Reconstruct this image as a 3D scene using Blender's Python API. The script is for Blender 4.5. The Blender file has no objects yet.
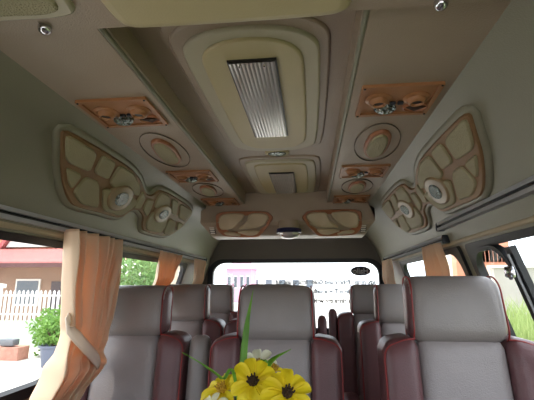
import bpy, bmesh, math, random
from mathutils import Vector, Matrix, noise
random.seed(7)
S = bpy.context.scene
COL = S.collection
PI = math.pi
# ------------------------------------------------------------------ camera
F_PX, PITCH, YAW, CAM = 400.0, math.radians(12), math.radians(6.14), Vector((0.14, 0, 1.15))
cd = bpy.data.cameras.new('camera'); cam = bpy.data.objects.new('camera', cd); COL.objects.link(cam)
cd.sensor_width = 36; cd.lens = F_PX / 534 * 36; cd.clip_start = .02; cd.clip_end = 400
cam.location = CAM; cam.rotation_euler = (PI/2 + PITCH, 0, YAW); S.camera = cam
ROT = cam.rotation_euler.to_matrix()
def ray(px, py):
    return ROT @ Vector(((px-267)/F_PX, -(py-200)/F_PX, -1))
def U(px, py, ax, v):
    d = ray(px, py); return CAM + d*((v-CAM[ax])/d[ax])
# ------------------------------------------------------------------ materials
def lin(c):
    return tuple(((x/255)/12.92 if x/255 <= .04045 else ((x/255+.055)/1.055)**2.4) for x in c)
MATS = {}
def mat(name, rgb, rough=.5, var=.0, vscale=8, bump=0, bscale=200, metal=0, coat=0, emit=0, trans=0, spec=.5, kind='noise', rgb2=None):
    if name in MATS: return MATS[name]
    m = bpy.data.materials.new(name); m.use_nodes = True; nt = m.node_tree; N = nt.nodes; L = nt.links
    b = N['Principled BSDF']; c = lin(rgb)
    b.inputs['Base Color'].default_value = (*c, 1); b.inputs['Roughness'].default_value = rough
    b.inputs['Metallic'].default_value = metal; b.inputs['Coat Weight'].default_value = coat
    b.inputs['Specular IOR Level'].default_value = spec
    tc = N.new('ShaderNodeTexCoord')
    if var or rgb2:
        n = N.new('ShaderNodeTexNoise'); n.inputs['Scale'].default_value = vscale; n.inputs['Detail'].default_value = 5
        L.new(tc.outputs['Object'], n.inputs['Vector'])
        r = N.new('ShaderNodeValToRGB'); r.color_ramp.elements[0].position = .3; r.color_ramp.elements[1].position = .7
        c2 = lin(rgb2) if rgb2 else tuple(min(1, x*(1+var)) for x in c)
        c1 = c if rgb2 else tuple(x*(1-var) for x in c)
        r.color_ramp.elements[0].color = (*c1, 1); r.color_ramp.elements[1].color = (*c2, 1)
        L.new(n.outputs['Fac'], r.inputs['Fac']); L.new(r.outputs['Color'], b.inputs['Base Color'])
    if bump:
        if kind == 'voronoi':
            n = N.new('ShaderNodeTexVoronoi')
        else:
            n = N.new('ShaderNodeTexNoise'); n.inputs['Detail'].default_value = 3
        n.inputs['Scale'].default_value = bscale
        L.new(tc.outputs['Object'], n.inputs['Vector'])
        bp = N.new('ShaderNodeBump'); bp.inputs['Strength'].default_value = bump; bp.inputs['Distance'].default_value = .002
        L.new(n.outputs['Distance' if kind == 'voronoi' else 'Fac'], bp.inputs['Height']); L.new(bp.outputs['Normal'], b.inputs['Normal'])
    if trans:
        t = N.new('ShaderNodeBsdfTranslucent'); t.inputs['Color'].default_value = (*lin(rgb2 or rgb), 1)
        mx = N.new('ShaderNodeMixShader'); mx.inputs['Fac'].default_value = trans
        L.new(b.outputs[0], mx.inputs[1]); L.new(t.outputs[0], mx.inputs[2]); L.new(mx.outputs[0], N['Material Output'].inputs['Surface'])
    MATS[name] = m; return m
def glass(name, tint, gl=.03, rough=.0):
    m = bpy.data.materials.new(name); m.use_nodes = True; nt = m.node_tree; N = nt.nodes; L = nt.links
    N.remove(N['Principled BSDF'])
    t = N.new('ShaderNodeBsdfTransparent'); t.inputs['Color'].default_value = (*tint, 1)
    g = N.new('ShaderNodeBsdfGlossy'); g.inputs['Roughness'].default_value = rough
    mx = N.new('ShaderNodeMixShader'); mx.inputs[0].default_value = gl; L.new(t.outputs[0], mx.inputs[1]); L.new(g.outputs[0], mx.inputs[2])
    L.new(mx.outputs[0], N['Material Output'].inputs['Surface']); MATS[name] = m; return m
wall_m = mat('grey_olive_vinyl', (130,127,107), .4, .07, 3, .5, 300)
soff_m = mat('warm_grey_vinyl', (158,141,121), .38, .06, 4, .5, 300)
dark_m = mat('dark_grey_fabric', (104,98,88), .75, .08, 5, .4, 400)
ivory_m = mat('ivory_vinyl', (186,172,130), .45, .03, 5, .25, 300)
cream_m = mat('pale_green_cream_plastic', (178,170,144), .45, .03, 5)
perf_m = mat('perforated_cream_vinyl', (158,150,116), .6, .05, 6, .9, 260, kind='voronoi')
tan_m = mat('tan_wood_trim', (138,108,70), .55, 0, 30, .1, 200, rgb2=(126,94,62))
orange_m = mat('orange_brown_trim', (168,110,74), .4, 0, 30, .1, 200, rgb2=(146,92,60))
plate_m = mat('amber_tan_plastic', (160,110,70), .4, .08, 12, .1, 100)
chrome_m = mat('chrome', (200,200,205), .15, metal=1)
alu_m = mat('aluminium_rail', (178,180,184), .35, .05, 20, metal=.35)
black_m = mat('black_rubber', (18,18,22), .5, .1, 10, .2, 100)
blackp_m = mat('black_plastic', (22,24,32), .35)
navy_m = mat('navy_plastic', (28,28,62), .4)
grey_l = mat('grey_leather', (146,137,136), .36, .06, 9, .55, 260)
grey_l2 = mat('warm_grey_leather', (136,128,125), .36, .06, 9, .5, 260)
maroon_l = mat('maroon_leather', (98,62,64), .34, .1, 9, .55, 260)
red_m = mat('red_piping', (132,34,30), .5)
floor_m = mat('brown_vinyl_floor', (90,76,66), .6, .1, 6)
steel_m = mat('dark_steel', (60,60,62), .4, metal=.7)
curt_m = mat('satin_curtain', (228,208,178), .5, .0, 4, .2, 300, trans=.33)
for n_ in curt_m.node_tree.nodes:
    if n_.type=='BSDF_TRANSLUCENT': n_.inputs['Color'].default_value=(*lin((248,186,116)),1)
white_m = mat('white_paint', (225,222,215), .6, .03, 5)
yel_m = mat('yellow_petal', (238,214,28), .5, 0, 40, trans=.35, rgb2=(250,226,40))
wht_m = mat('white_petal', (232,232,205), .5, 0, 40, trans=.3, rgb2=(240,240,220))
eye_m = mat('dark_flower_centre', (60,40,18), .8, .3, 300, .8, 400)
eyey_m = mat('golden_flower_centre', (190,150,40), .8, .3, 300, .8, 400)
leaf_m = mat('green_leaf', (92,140,48), .45, 0, 30, trans=.3, rgb2=(120,180,50))
glass_m = glass('window_glass', (.97,.98,.97))
lens_m = mat('clear_lens', (165,175,172), .22, 0, 5, 1, 110, kind='voronoi', metal=.7)
for n_ in lens_m.node_tree.nodes:
    if n_.type=='BUMP': n_.inputs['Distance'].default_value=.02
# ribbed lamp cover
def ribbed():
    m = bpy.data.materials.new('ribbed_chrome_diffuser'); m.use_nodes = True; nt = m.node_tree; N = nt.nodes; L = nt.links
    b = N['Principled BSDF']; b.inputs['Base Color'].default_value = (.50,.48,.47,1); b.inputs['Metallic'].default_value = .5; b.inputs['Roughness'].default_value = .2
    MATS['rib'] = m; return m
rib_m = ribbed()
# ------------------------------------------------------------------ mesh helpers
class MB:
    def __init__(s): s.v=[]; s.f=[]; s.m=[]
    def add(s, vs, fs, mi=0):
        o=len(s.v); s.v += [tuple(p) for p in vs]; s.f += [tuple(i+o for i in f) for f in fs]; s.m += [mi]*len(fs)
        return s
    def box(s, x0,x1,y0,y1,z0,z1, mi=0):
        vs=[(x,y,z) for x in (x0,x1) for y in (y0,y1) for z in (z0,z1)]
        return s.add(vs, [(0,1,3,2),(4,6,7,5),(0,4,5,1),(2,3,7,6),(0,2,6,4),(1,5,7,3)], mi)
    def hexa(s, a, b, mi=0):            # two matching quads
        return s.add(a+b, [(3,2,1,0),(4,5,6,7),(0,1,5,4),(1,2,6,5),(2,3,7,6),(3,0,4,7)], mi)
    def rbox(s, c, size, r, n=8, fn=None, mf=None):
        hx,hy,hz=[k/2 for k in size]; r=min(r,hx,hy,hz)*.999
        vm={}; vs=[]; fs=[]; ms=[]
        def g(t,h):                      # graded coordinate
            return t*h
        def key(i,j,k):
            if (i,j,k) in vm: return vm[(i,j,k)]
            q=[]
            for t,h in ((i,hx),(j,hy),(k,hz)):
                u=t/n*2-1; e=max(-1,min(1,u))
                # concentrate verts in the rounded rim
                w=math.copysign(abs(e)**.65, e)*h; q.append(w)
            inn=Vector([max(-(h-r),min(h-r,w)) for w,h in zip(q,(hx,hy,hz))])
            d=Vector(q)-inn
            p=inn+(d.normalized()*r if d.length>1e-9 else d)
            p+=Vector(c)
            if fn: p=Vector(fn(p))
            vm[(i,j,k)]=len(vs); vs.append(p); return vm[(i,j,k)]
        for a in range(n):
            for b in range(n):
                for side in (0,n):
                    q=[key(side,a,b),key(side,a+1,b),key(side,a+1,b+1),key(side,a,b+1)]
                    fs.append(q if side else q[::-1])
                    q=[key(a,side,b),key(a+1,side,b),key(a+1,side,b+1),key(a,side,b+1)]
                    fs.append(q[::-1] if side else q)
                    q=[key(a,b,side),key(a+1,b,side),key(a+1,b+1,side),key(a,b+1,side)]
                    fs.append(q if side else q[::-1])
        o=len(s.v); s.v+=[tuple(p) for p in vs]
        for f in fs:
            s.f.append(tuple(i+o for i in f))
            s.m.append(mf([vs[i] for i in f]) if mf else 0)
        return s
    def tube(s, pts, r, seg=8, closed=False, cap=True, mi=0):
        pts=[Vector(p) for p in pts]; n=len(pts); rings=[]; up=None
        for i,p in enumerate(pts):
            if closed: t=(pts[(i+1)%n]-pts[i-1])
            else: t=pts[min(i+1,n-1)]-pts[max(i-1,0)]
            t.normalize()
            if up is None:
                up=t.orthogonal()
            up=(up-t*up.dot(t)); up.normalize(); sd=t.cross(up)
            rr=r[i] if isinstance(r,(list,tuple)) else r
            rings.append([p+(up*math.cos(2*PI*k/seg)+sd*math.sin(2*PI*k/seg))*rr for k in range(seg)])
        vs=[v for rg in rings for v in rg]; fs=[]
        for i in range(n if closed else n-1):
            a=i*seg; b=((i+1)%n)*seg
            for k in range(seg):
                k2=(k+1)%seg; fs.append((a+k,a+k2,b+k2,b+k))
        if cap and not closed:
            fs.append(tuple(range(seg))[::-1]); fs.append(tuple((n-1)*seg+k for k in range(seg)))
        return s.add(vs,fs,mi)
    def lathe(s, prof, seg=24, M=None, mi=0, sx=1, sy=1):
        M=M or Matrix(); vs=[];fs=[]
        for r,z in prof:
            for k in range(seg):
                a=2*PI*k/seg; vs.append(M@Vector((r*math.cos(a)*sx,r*math.sin(a)*sy,z)))
        for i in range(len(prof)-1):
            for k in range(seg):
                k2=(k+1)%seg; fs.append((i*seg+k,i*seg+k2,(i+1)*seg+k2,(i+1)*seg+k))
        fs.append(tuple(range(seg))[::-1]); fs.append(tuple((len(prof)-1)*seg+k for k in range(seg)))
        return s.add(vs,fs,mi)
    def extr(s, poly, y0, y1, mi=0):     # polygon in x,z swept along y
        n=len(poly); vs=[(x,y0,z) for x,z in poly]+[(x,y1,z) for x,z in poly]
        fs=[tuple(range(n)),tuple(range(2*n-1,n-1,-1))]+[(i,i+n,(i+1)%n+n,(i+1)%n) for i in range(n)]
        return s.add(vs,fs,mi)
    def build(s, name, mats, parent=None, smooth=True, ang=40, tri=False, origin=None):
        me=bpy.data.meshes.new(name)
        vs=s.v
        if origin is not None: vs=[tuple(Vector(p)-Vector(origin)) for p in vs]
        me.from_pydata(vs,[],s.f)
        if not isinstance(mats,(list,tuple)): mats=[mats]
        for m in mats: me.materials.append(m)
        for p,mi in zip(me.polygons,s.m): p.material_index=mi
        bm=bmesh.new(); bm.from_mesh(me)
        if tri: bmesh.ops.triangulate(bm,faces=[f for f in bm.faces if len(f.verts)>4])
        bmesh.ops.recalc_face_normals(bm,faces=bm.faces); bm.to_mesh(me); bm.free()
        if smooth:
            me.shade_smooth(); me.set_sharp_from_angle(angle=math.radians(ang))
        o=bpy.data.objects.new(name,me); COL.objects.link(o)
        if parent: o.parent=parent
        if origin is not None: o.location=origin
        return o
def tag(o,label,cat,group=None,kind=None):
    o['label']=label; o['category']=cat
    if group: o['group']=group
    if kind: o['kind']=kind
    return o
def struct(o,label=None):
    o['kind']='structure'
    if label: o['label']=label
    return o
def empty(name,loc=(0,0,0)):
    o=bpy.data.objects.new(name,None); COL.objects.link(o); o.location=loc; o.empty_display_size=.05; return o
def copy_tree(o,parent=None):
    c=o.copy(); COL.objects.link(c)
    if parent: c.parent=parent
    for ch in o.children: copy_tree(ch,c)
    return c
def chaikin(p,it=2,keep=.25):
    for _ in range(it):
        q=[]
        for i in range(len(p)):
            a=Vector(p[i]); b=Vector(p[(i+1)%len(p)])
            q.append(a.lerp(b,keep)); q.append(a.lerp(b,1-keep))
        p=q
    return [Vector(x) for x in p]
def area(p): return sum(p[i][0]*p[(i+1)%len(p)][1]-p[(i+1)%len(p)][0]*p[i][1] for i in range(len(p)))/2
def inset(p,d):
    sg=1 if area(p)>0 else -1; out=[]; n=len(p)
    for i in range(n):
        a,b,c=Vector(p[i-1]),Vector(p[i]),Vector(p[(i+1)%n])
        e1=(b-a); e2=(c-b)
        if e1.length<1e-9 or e2.length<1e-9: out.append(b); continue
        e1.normalize(); e2.normalize()
        nn=Vector((-e1.y-e2.y,e1.x+e2.x))*sg
        if nn.length<1e-6: out.append(b); continue
        nn.normalize(); out.append(b+nn*d)
    return out
def pad(mb, poly, P, h0, h1, bev, mi=0, steps=3, cut=0):   # padded raised patch on surface P(u,v,off)
    rings=[[P(q.x,q.y,h0) for q in poly]]
    for k in range(steps+1):
        a=PI/2*k/steps
        ip=inset(poly,bev*(1-math.cos(a))) if k else poly
        rings.append([P(q.x,q.y,h0+(h1-h0)*(.35+.65*math.sin(a))) for q in ip])
    n=len(poly); vs=[v for r in rings for v in r]; fs=[]
    for j in range(len(rings)-1):
        for i in range(n):
            i2=(i+1)%n; fs.append((j*n+i,j*n+i2,(j+1)*n+i2,(j+1)*n+i))
    mb.add(vs,fs,mi)
    # cap: cut across so that it follows a curved surface
    bm=bmesh.new(); top=inset(poly,bev); bm.faces.new([bm.verts.new((q.x,q.y,0)) for q in top])
    if cut:
        us=[q.x for q in top]; u=math.floor(min(us)/cut)*cut+cut
        while u<max(us):
            bmesh.ops.bisect_plane(bm,geom=bm.verts[:]+bm.edges[:]+bm.faces[:],plane_co=(u,0,0),plane_no=(1,0,0)); u+=cut
    bmesh.ops.triangulate(bm,faces=bm.faces[:])
    bm.verts.index_update()
    mb.add([P(v.co.x,v.co.y,h1) for v in bm.verts],[tuple(v.index for v in f.verts) for f in bm.faces],mi); bm.free()
def rrect(x0,x1,y0,y1,r,n=6):
    p=[]
    for cx,cy,a0 in ((x1-r,y1-r,0),(x0+r,y1-r,90),(x0+r,y0+r,180),(x1-r,y0+r,270)):
        for k in range(n+1):
            a=math.radians(a0+90*k/n); p.append(Vector((cx+r*math.cos(a),cy+r*math.sin(a))))
    return p
# ------------------------------------------------------------------ van shell
YF,YR=-.9,3.35
ZC,ZS=1.70,1.63
UP=[(.495,1.63),(.565,1.583),(.622,1.52),(.668,1.445),(.702,1.365),(.718,1.30)]
WT=(.72,1.292); WB=(.885,.775)
def wx(z): return WT[0]+(WB[0]-WT[0])*(WT[1]-z)/(WT[1]-WB[1])
LOW=[WB,(.90,.6),(.90,.2),(.86,0)]
WINS={-1:[(-.75,.2,),(.34,1.58),(1.66,2.72)], 1:[(-.75,.0),(.14,1.535),(1.645,2.66)]}
def side(sg):
    mb=MB(); t=.02
    up=[(sg*x,z) for x,z in UP]+[(sg*WT[0],WT[1])]
    out=[(sg*(x+t),z+.02) for x,z in reversed(UP+[WT])]
    mb.extr(up+out,YF,YR)
    low=[(sg*x,z) for x,z in LOW]; lo=[(sg*(x+t),z) for x,z in reversed(LOW)]
    mb.extr(low+lo,YF,YR)
    ys=[YF]
    for w in WINS[sg]: ys+=[w[0],w[1]]
    ys.append(YR)
    for i in range(0,len(ys),2):
        mb.extr([(sg*WT[0],WT[1]),(sg*WB[0],WB[1]),(sg*(WB[0]+t),WB[1]),(sg*(WT[0]+t),WT[1])],ys[i],ys[i+1])
    o=struct(mb.build('wall_left' if sg<0 else 'wall_right',wall_m,ang=50))
side(-1); side(1)
# windows: rounded rubber frame on the leaning window plane + glass
nv={s:Vector((-s*(WT[1]-WB[1]),0,-(WB[0]-WT[0]))).normalized() for s in (-1,1)}
def WP(sg,t,y,off):      # t = distance down from window top
    d=Vector((sg*(WB[0]-WT[0]),0,WB[1]-WT[1])).normalized()
    return Vector((sg*WT[0],y,WT[1]))+d*t+nv[sg]*off
WL=math.hypot(WB[0]-WT[0],WB[1]-WT[1])
wn=0
def ring_mesh(mb,outer,inner,P,o0,o1):
    n=len(outer); vs=[P(q.x,q.y,o) for o in (o0,o1) for q in outer]+[P(q.x,q.y,o) for o in (o0,o1) for q in inner]
    fs=[]
    for i in range(n):
        j=(i+1)%n
        fs+=[(i,j,n+j,n+i),(2*n+i,3*n+i,3*n+j,2*n+j),(n+i,n+j,3*n+j,3*n+i),(i,2*n+i,2*n+j,j)]
    mb.add(vs,fs)
for sg in (-1,1):
    for k,(y0,y1) in enumerate(WINS[sg]):
        wn+=1
        P=lambda u,v,o,sg=sg: WP(sg,u,v,o)
        root=MB()
        outer=rrect(-.008,WL+.02,y0-.02,y1+.02,.02); inner=rrect(.016,WL-.025,y0+.02,y1-.022,.07)
        ring_mesh(root,outer,inner,P,-.012,.012)
        fr=struct(root.build('window_%d'%wn,black_m))
        g=MB(); g.hexa([P(.0,y0,-.006),P(WL,y0,-.006),P(WL,y1,-.006),P(0,y1,-.006)],[P(0,y0,-.002),P(WL,y0,-.002),P(WL,y1,-.002),P(0,y1,-.002)])
        g.build('pane',glass_m,fr,False)
        if sg==1 and k==1:
            # sliding quarter pane: own rounded frame, divider and latch
            q=MB(); ring_mesh(q,rrect(.012,WL-.02,1.262,y1-.016,.09,10),rrect(.028,WL-.04,1.278,y1-.030,.08,10),P,.0,.02)
            q.build('sliding_frame',black_m,fr)
            q=MB(); q.hexa([P(.03,1.225,.0),P(WL-.03,1.225,.0),P(WL-.03,1.262,0),P(.03,1.262,0)],[P(.03,1.225,.018),P(WL-.03,1.225,.018),P(WL-.03,1.262,.018),P(.03,1.262,.018)])
            q.build('divider',black_m,fr,False)
            q=MB(); q.tube([P(.05,1.243,.022),P(WL-.05,1.243,.022)],.004,6)
            q.build('divider_trim',alu_m,fr)
            q=MB(); q.rbox(P(.10,1.262,.028),(.02,.045,.035),.006,4); q.tube([P(.10,1.262,.03),P(.115,1.24,.045)],.006,8)
            lt=q.build('latch',chrome_m,fr); lt['label']='silver sliding window latch'
        if sg==1 and k==2 or sg==-1 and k==2:
            pass
# beige inner mouldings above the windows are part of the wall; narrow ledge
for sg in (-1,1):
    mb=MB(); mb.tube([(sg*.722,YF,1.318),(sg*.722,3.30,1.318)],.012,10)
    struct(mb.build('trim_%d'%(5 if sg<0 else 6),mat('beige_moulding',(176,160,130),.5,.05,6)))
# floor, ceiling, rear wall
mb=MB(); mb.box(-.95,.95,YF,YR+.05,-.06,0); struct(mb.build('floor',floor_m,smooth=False))
mb=MB(); mb.box(-.56,.56,YF,YR+.05,ZC,ZC+.05); struct(mb.build('ceiling',soff_m,smooth=False))
def cross():   # inner outline of the cabin, x,z
    r=[(0,ZC),(.495,ZC)]+UP+[WT]+LOW
    l=[(-x,z) for x,z in reversed(r[1:])]
    return [Vector(p) for p in r+l]
def castpoly(poly,c,d):
    best=None
    for i in range(len(poly)):
        a,b=poly[i],poly[(i+1)%len(poly)]; e=b-a; den=d.x*e.y-d.y*e.x
        if abs(den)<1e-9: continue
        w=a-c; t=(w.x*e.y-w.y*e.x)/den; u=(w.x*d.y-w.y*d.x)/den
        if t>0 and -1e-6<=u<=1+1e-6 and (best is None or t<best): best=t
    return c+d*best
def dense(p,d=.03):
    q=[]
    for i in range(len(p)):
        a,b=p[i],p[(i+1)%len(p)]; n=max(1,int((b-a).length/d))
        q+=[a.lerp(b,k/n) for k in range(n)]
    return q
hole=dense(rrect(-.69,.70,.80,1.343,.11,8)); cc=Vector((0,1.07))
outer=[castpoly(cross(),cc,(q-cc).normalized())*1.0 for q in hole]
outer=[cc+(q-cc)*1.04 for q in outer]
mb=MB(); ring_mesh(mb,outer,hole,lambda u,v,o:Vector((u,YR+o,v)),0,.05)
struct(mb.build('wall_back',dark_m,ang=30))
mb=MB(); ring_mesh(mb,rrect(-.72,.73,.77,1.362,.13,8),rrect(-.675,.685,.815,1.33,.10,8),lambda u,v,o:Vector((u,YR+o,v)),-.014,.03)
rear=struct(mb.build('window_7',black_m))
mb=MB(); mb.box(-.71,.71,YR+.015,YR+.02,.79,1.35); mb.build('pane',glass_m,rear,False)
# side rail of the rear corners (dark pillars already in wall_back)
# dashboard bulkhead and added header, out of view, closed up to darken the cabin
mb=MB(); mb.box(-.9,.9,YF-.05,YF,0,.92); mb.box(-.62,.62,YF-.05,YF,1.42,1.70); struct(mb.build('wall_front',dark_m,smooth=False))
# ceiling consoles
for sg in (-1,1):
    mb=MB()
    a,b=sg*.245,sg*.51
    mb.extr([(a,ZC+.002),(a,ZS+.012),(a+sg*.012,ZS),(b,ZS),(b,ZC+.002)],.60,2.40)
    struct(mb.build('trim_%d'%(1 if sg<0 else 2),soff_m,ang=20))
    mb=MB(); mb.tube([(a+sg*.006,.62,ZS+.004),(a+sg*.006,2.36,ZS+.004)],.006,8)
    struct(mb.build('trim_%d'%(7 if sg<0 else 8),wall_m))
# front header slab
mb=MB(); mb.rbox((0,(YF+.624)/2,1.655),(1.03,.624-YF,.09),.012,8)
struct(mb.build('trim_3',soff_m))
Pd=lambda z:(lambda u,v,o:Vector((u,v,z-o)))     # surface facing down
def header_pad(px,label,mt,name,rim=True):
    pass
t=empty('sun_visor',(-.62,.3,1.61))
def under(name,pts,z,h,bev,mt,parent=None,loc=None,mi=0,y_it=2):
    mb=MB(); pad(mb,chaikin(pts,y_it),Pd(z),-.004,h,bev); return mb.build(name,mt,parent,tri=True)
# centre ivory header pad
o=under('header_panel',[(-.185,.1),(-.192,.45),(-.192,.585),(-.172,.611),(-.13,.614),(.0,.616),(.14,.616),(.205,.612),(.222,.58),(.222,.1)],1.61,.014,.02,ivory_m)
tag(o,'ivory rounded padded panel on the front overhead beam, at the top centre','ceiling panel')
bpy.data.objects.remove(t)
t=empty('header_panel',(-.38,.4,1.61))
o=under('rim',[(-.50,.25),(-.50,.566),(-.40,.568),(-.262,.572),(-.238,.55),(-.24,.25)],1.61,.010,.006,cream_m,None)
o.parent=t; o.location=(.38,-.4,-1.61)
o=under('perforated_inset',[(-.49,.26),(-.49,.548),(-.36,.550),(-.275,.555),(-.258,.53),(-.26,.26)],1.600,.006,.006,perf_m,None)
o.parent=t; o.location=(.38,-.4,-1.61)
tag(t,'cream rimmed perforated panel on the front beam at top left','ceiling panel')
for (px,py),lab in (((45,28),'chrome dome screw on the front beam below the perforated panel'),((441,3),'chrome dome screw on the front beam at the top right')):
    p=U(px,py,2,1.61); mb=MB(); mb.lathe([(.012,.002),(.012,-.003),(.010,-.008),(.006,-.011),(.0015,-.012)],16)
    o=mb.build('dome_screw',chrome_m); o.location=(p.x,p.y,1.61); tag(o,lab,'screw')
# centre ceiling panels --------------------------------------------------
def Crim(pts,w):
    return pts
def centre_panel(y0,y1,arch,lab,ly0,ly1,laml,bottom):
    t=empty('ceiling_panel',(.01,(y0+y1)/2,ZC))
    X=.01
    def outl(hw,a,b,nb):
        if arch: top=[(X-hw,a+.13),(X-hw*.93,a+.06),(X-hw*.6,a+.015),(X,a),(X+hw*.6,a+.015),(X+hw*.93,a+.06),(X+hw,a+.13)]
        else: top=[(X-hw,a+.05),(X-hw*.82,a+.005),(X-.04,a),(X+.04,a),(X+hw*.82,a+.005),(X+hw,a+.05)]
        if nb: bot=[(X+hw,b-.06),(X+hw*.86,b-.005),(X+.07,b+.04),(X-.07,b+.04),(X-hw*.86,b-.005),(X-hw,b-.06)]
        else: bot=[(X+hw,b-.04),(X+hw*.85,b),(X-hw*.85,b),(X-hw,b-.04)]
        return top+bot
    def put(name,hw,a,b,h0,h,mt):
        mb=MB(); pad(mb,chaikin(outl(hw,a,b,bottom),2),Pd(ZC),h0,h,.007); o=mb.build(name,mt,None,tri=True)
        o.parent=t; o.location=(-t.location.x,-t.location.y,-ZC)
    put('padded_surround',.192,y0-.035,y1+.02,-.004,.006,soff_m)
    put('outer_rim',.168,y0,y1,.0,.014,cream_m)
    put('inner_panel',.128,y0+.032,y1-.05,.010,.020,ivory_m)
    tag(t,lab,'ceiling panel')
    l=empty('ceiling_lamp',(.01,(ly0+ly1)/2,ZC-.02)); hw=.056; hl=(ly1-ly0)/2
    mb=MB(); mb.box(-hw-.004,hw+.004,-hl-.004,hl+.004,-.006,.006); mb.build('lamp_base',steel_m,l,False)
    mb=MB(); n=11
    for k in range(n):
        x0=-hw+2*hw*k/n; x1=-hw+2*hw*(k+1)/n; xm=(x0+x1)/2
        mb.add([(x0,-hl,-.008),(xm-.001,-hl,-.0095),(xm+.001,-hl,-.0095),(x1,-hl,-.008),(x0,hl,-.008),(xm-.001,hl,-.0095),(xm+.001,hl,-.0095),(x1,hl,-.008)],
               [(0,1,5,4),(1,2,6,5),(2,3,7,6),(0,3,2,1),(4,5,6,7)])
    mb.build('ribbed_diffuser',rib_m,l,False)
    for sx in (-1,1):
        mb=MB(); mb.lathe([(.003,-.012),(.003,-.016),(.001,-.017)],8,Matrix.Translation((sx*.03,-hl+.006,0))); mb.build('screw',chrome_m,l)
    tag(l,laml,'lamp')
centre_panel(.745,1.52,True,'large arched ivory and cream ceiling panel nearest the camera',.862,1.355,'long ribbed metallic ceiling lamp, nearer and darker one',True)
centre_panel(1.69,2.345,False,'smaller ivory and cream ceiling panel at the far end by the cabinet',1.855,2.27,'ribbed ceiling lamp on the far panel, with a bright reflection',False)
t=empty('reading_lamp',(.01,1.605,ZC))
mb=MB(); mb.lathe([(.052,.002),(.052,-.006),(.046,-.010),(.042,-.008)],28,sx=1,sy=.72); mb.build('bezel',ivory_m,t)
mb=MB(); mb.lathe([(.041,-.004),(.036,-.012),(.02,-.016),(.003,-.017)],24,sx=1,sy=.72); mb.build('lens',lens_m,t)
tag(t,'small oval clear lamp between the two ivory ceiling panels','lamp')
# vent and lamp plates on the consoles -----------------------------------
def vent_proto():
    t=empty('vent_plate'); W,H=.098,.088
    mb=MB(); ring_mesh(mb,rrect(-W,W,-H,H,.004,2),rrect(-W+.012,W-.012,-H+.012,H-.012,.004,2),lambda u,v,o:Vector((u,v,-o)),-.002,.008)
    mb.box(-W+.01,W-.01,-H+.01,H-.01,-.003,.004); mb.build('plate',plate_m,t,ang=20)
    for sx,sy in ((-.048,-.012),(.048,-.012)):
        mb=MB(); M=Matrix.Translation((sx,sy,0))
        mb.lathe([(.034,-.002),(.034,-.005),(.028,-.008),(.025,-.009),(.024,-.013),(.019,-.020),(.0165,-.021),(.0145,-.020),(.012,-.014),(.002,-.013)],24,M)
        nz=mb.build('air_nozzle',plate_m,t)
        mb=MB(); mb.lathe([(.0125,-.0145),(.0125,-.0155),(.001,-.016)],16,M); mb.build('nozzle_opening',blackp_m,nz)
    mb=MB(); M=Matrix.Translation((-.022,.042,0)); mb.lathe([(.030,-.003),(.029,-.010),(.020,-.017),(.008,-.020),(.001,-.0205)],24,M,sx=1,sy=.75)
    mb.build('lamp_lens',lens_m,t)
    mb=MB(); M=Matrix.Translation((.058,.040,0)); mb.lathe([(.034,-.003),(.034,-.008),(.030,-.010),(.028,-.006),(.01,-.0045),(.001,-.0045)],24,M,sx=1,sy=.7); mb.build('round_grip',orange_m,t)
    mb=MB(); mb.add([(.03,.034,-.0055),(.086,.034,-.0055),(.058,.06,-.0055),(.03,.034,-.009),(.086,.034,-.009),(.058,.06,-.009)],[(0,1,2),(5,4,3),(0,3,4,1),(1,4,5,2),(2,5,3,0)])
    mb.build('dark_grip_slot',mat('dark_brown',(60,34,20),.6),t,False)
    for k in range(2):
        mb=MB(); mb.rbox((-.008+k*.02,.008,-.007),(.015,.012,.008),.002,4); mb.build('switch',blackp_m,t)
    for sx in (-1,1):
        for sy in (-1,1):
            mb=MB(); mb.lathe([(.003,-.008),(.003,-.010),(.001,-.011)],8,Matrix.Translation((sx*(W-.006),sy*(H-.006),0))); mb.build('screw',steel_m,t)
    return t
vp=vent_proto(); first=True
for k,(y,wh) in enumerate(((1.01,'nearest one'),(1.69,'middle of its row'),(2.255,'farthest, by the rear cabinet'))):
    for sg,sn in ((-1,'left'),(1,'right')):
        o=vp if first else copy_tree(vp); first=False
        o.location=(sg*.375,y,ZS); tag(o,'two nozzle tan plate on %s ceiling console, %s'%(sn,wh),'air vent','nozzle plates on the ceiling consoles')
def medal_proto():
    t=empty('oval_medallion')
    P=lambda u,v,o:Vector((u,v,-o))
    o=[Vector((.083*math.cos(a),.190*math.sin(a))) for a in [2*PI*k/32 for k in range(32)]]
    mb=MB(); ring_mesh(mb,o,inset(o,.0018),P,-.002,.004); mb.build('stitched_ring',mat('dark_piping',(96,86,72),.6),t)
    leaf=[(-.03,-.115),(.018,-.145),(.046,-.085),(.048,.0),(.036,.11),(-.012,.145),(-.044,.09),(-.048,.0)]
    mb=MB(); pad(mb,chaikin(leaf,2),P,-.002,.010,.006); mb.build('rim',orange_m,t,tri=True)
    mb=MB(); pad(mb,chaikin([(x*.78,y*.86) for x,y in leaf],2),P,.006,.015,.009); mb.build('cushion',perf_m,t,tri=True)
    return t
mp=medal_proto(); first=True
for k,(y,wh,s) in enumerate(((1.355,'nearer of two',1),(1.97,'farther of two',.8))):
    for sg,sn in ((-1,'left'),(1,'right')):
        o=mp if first else copy_tree(mp); first=False
        o.location=(sg*.378,y,ZS); o.scale=(.92,s,1)
        o.rotation_euler=(0,0,math.radians(4 if sg<0 else -4))
        tag(o,'cream oval medallion on the %s ceiling console, %s'%(sn,wh),'medallion','oval medallions on the consoles')
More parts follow.
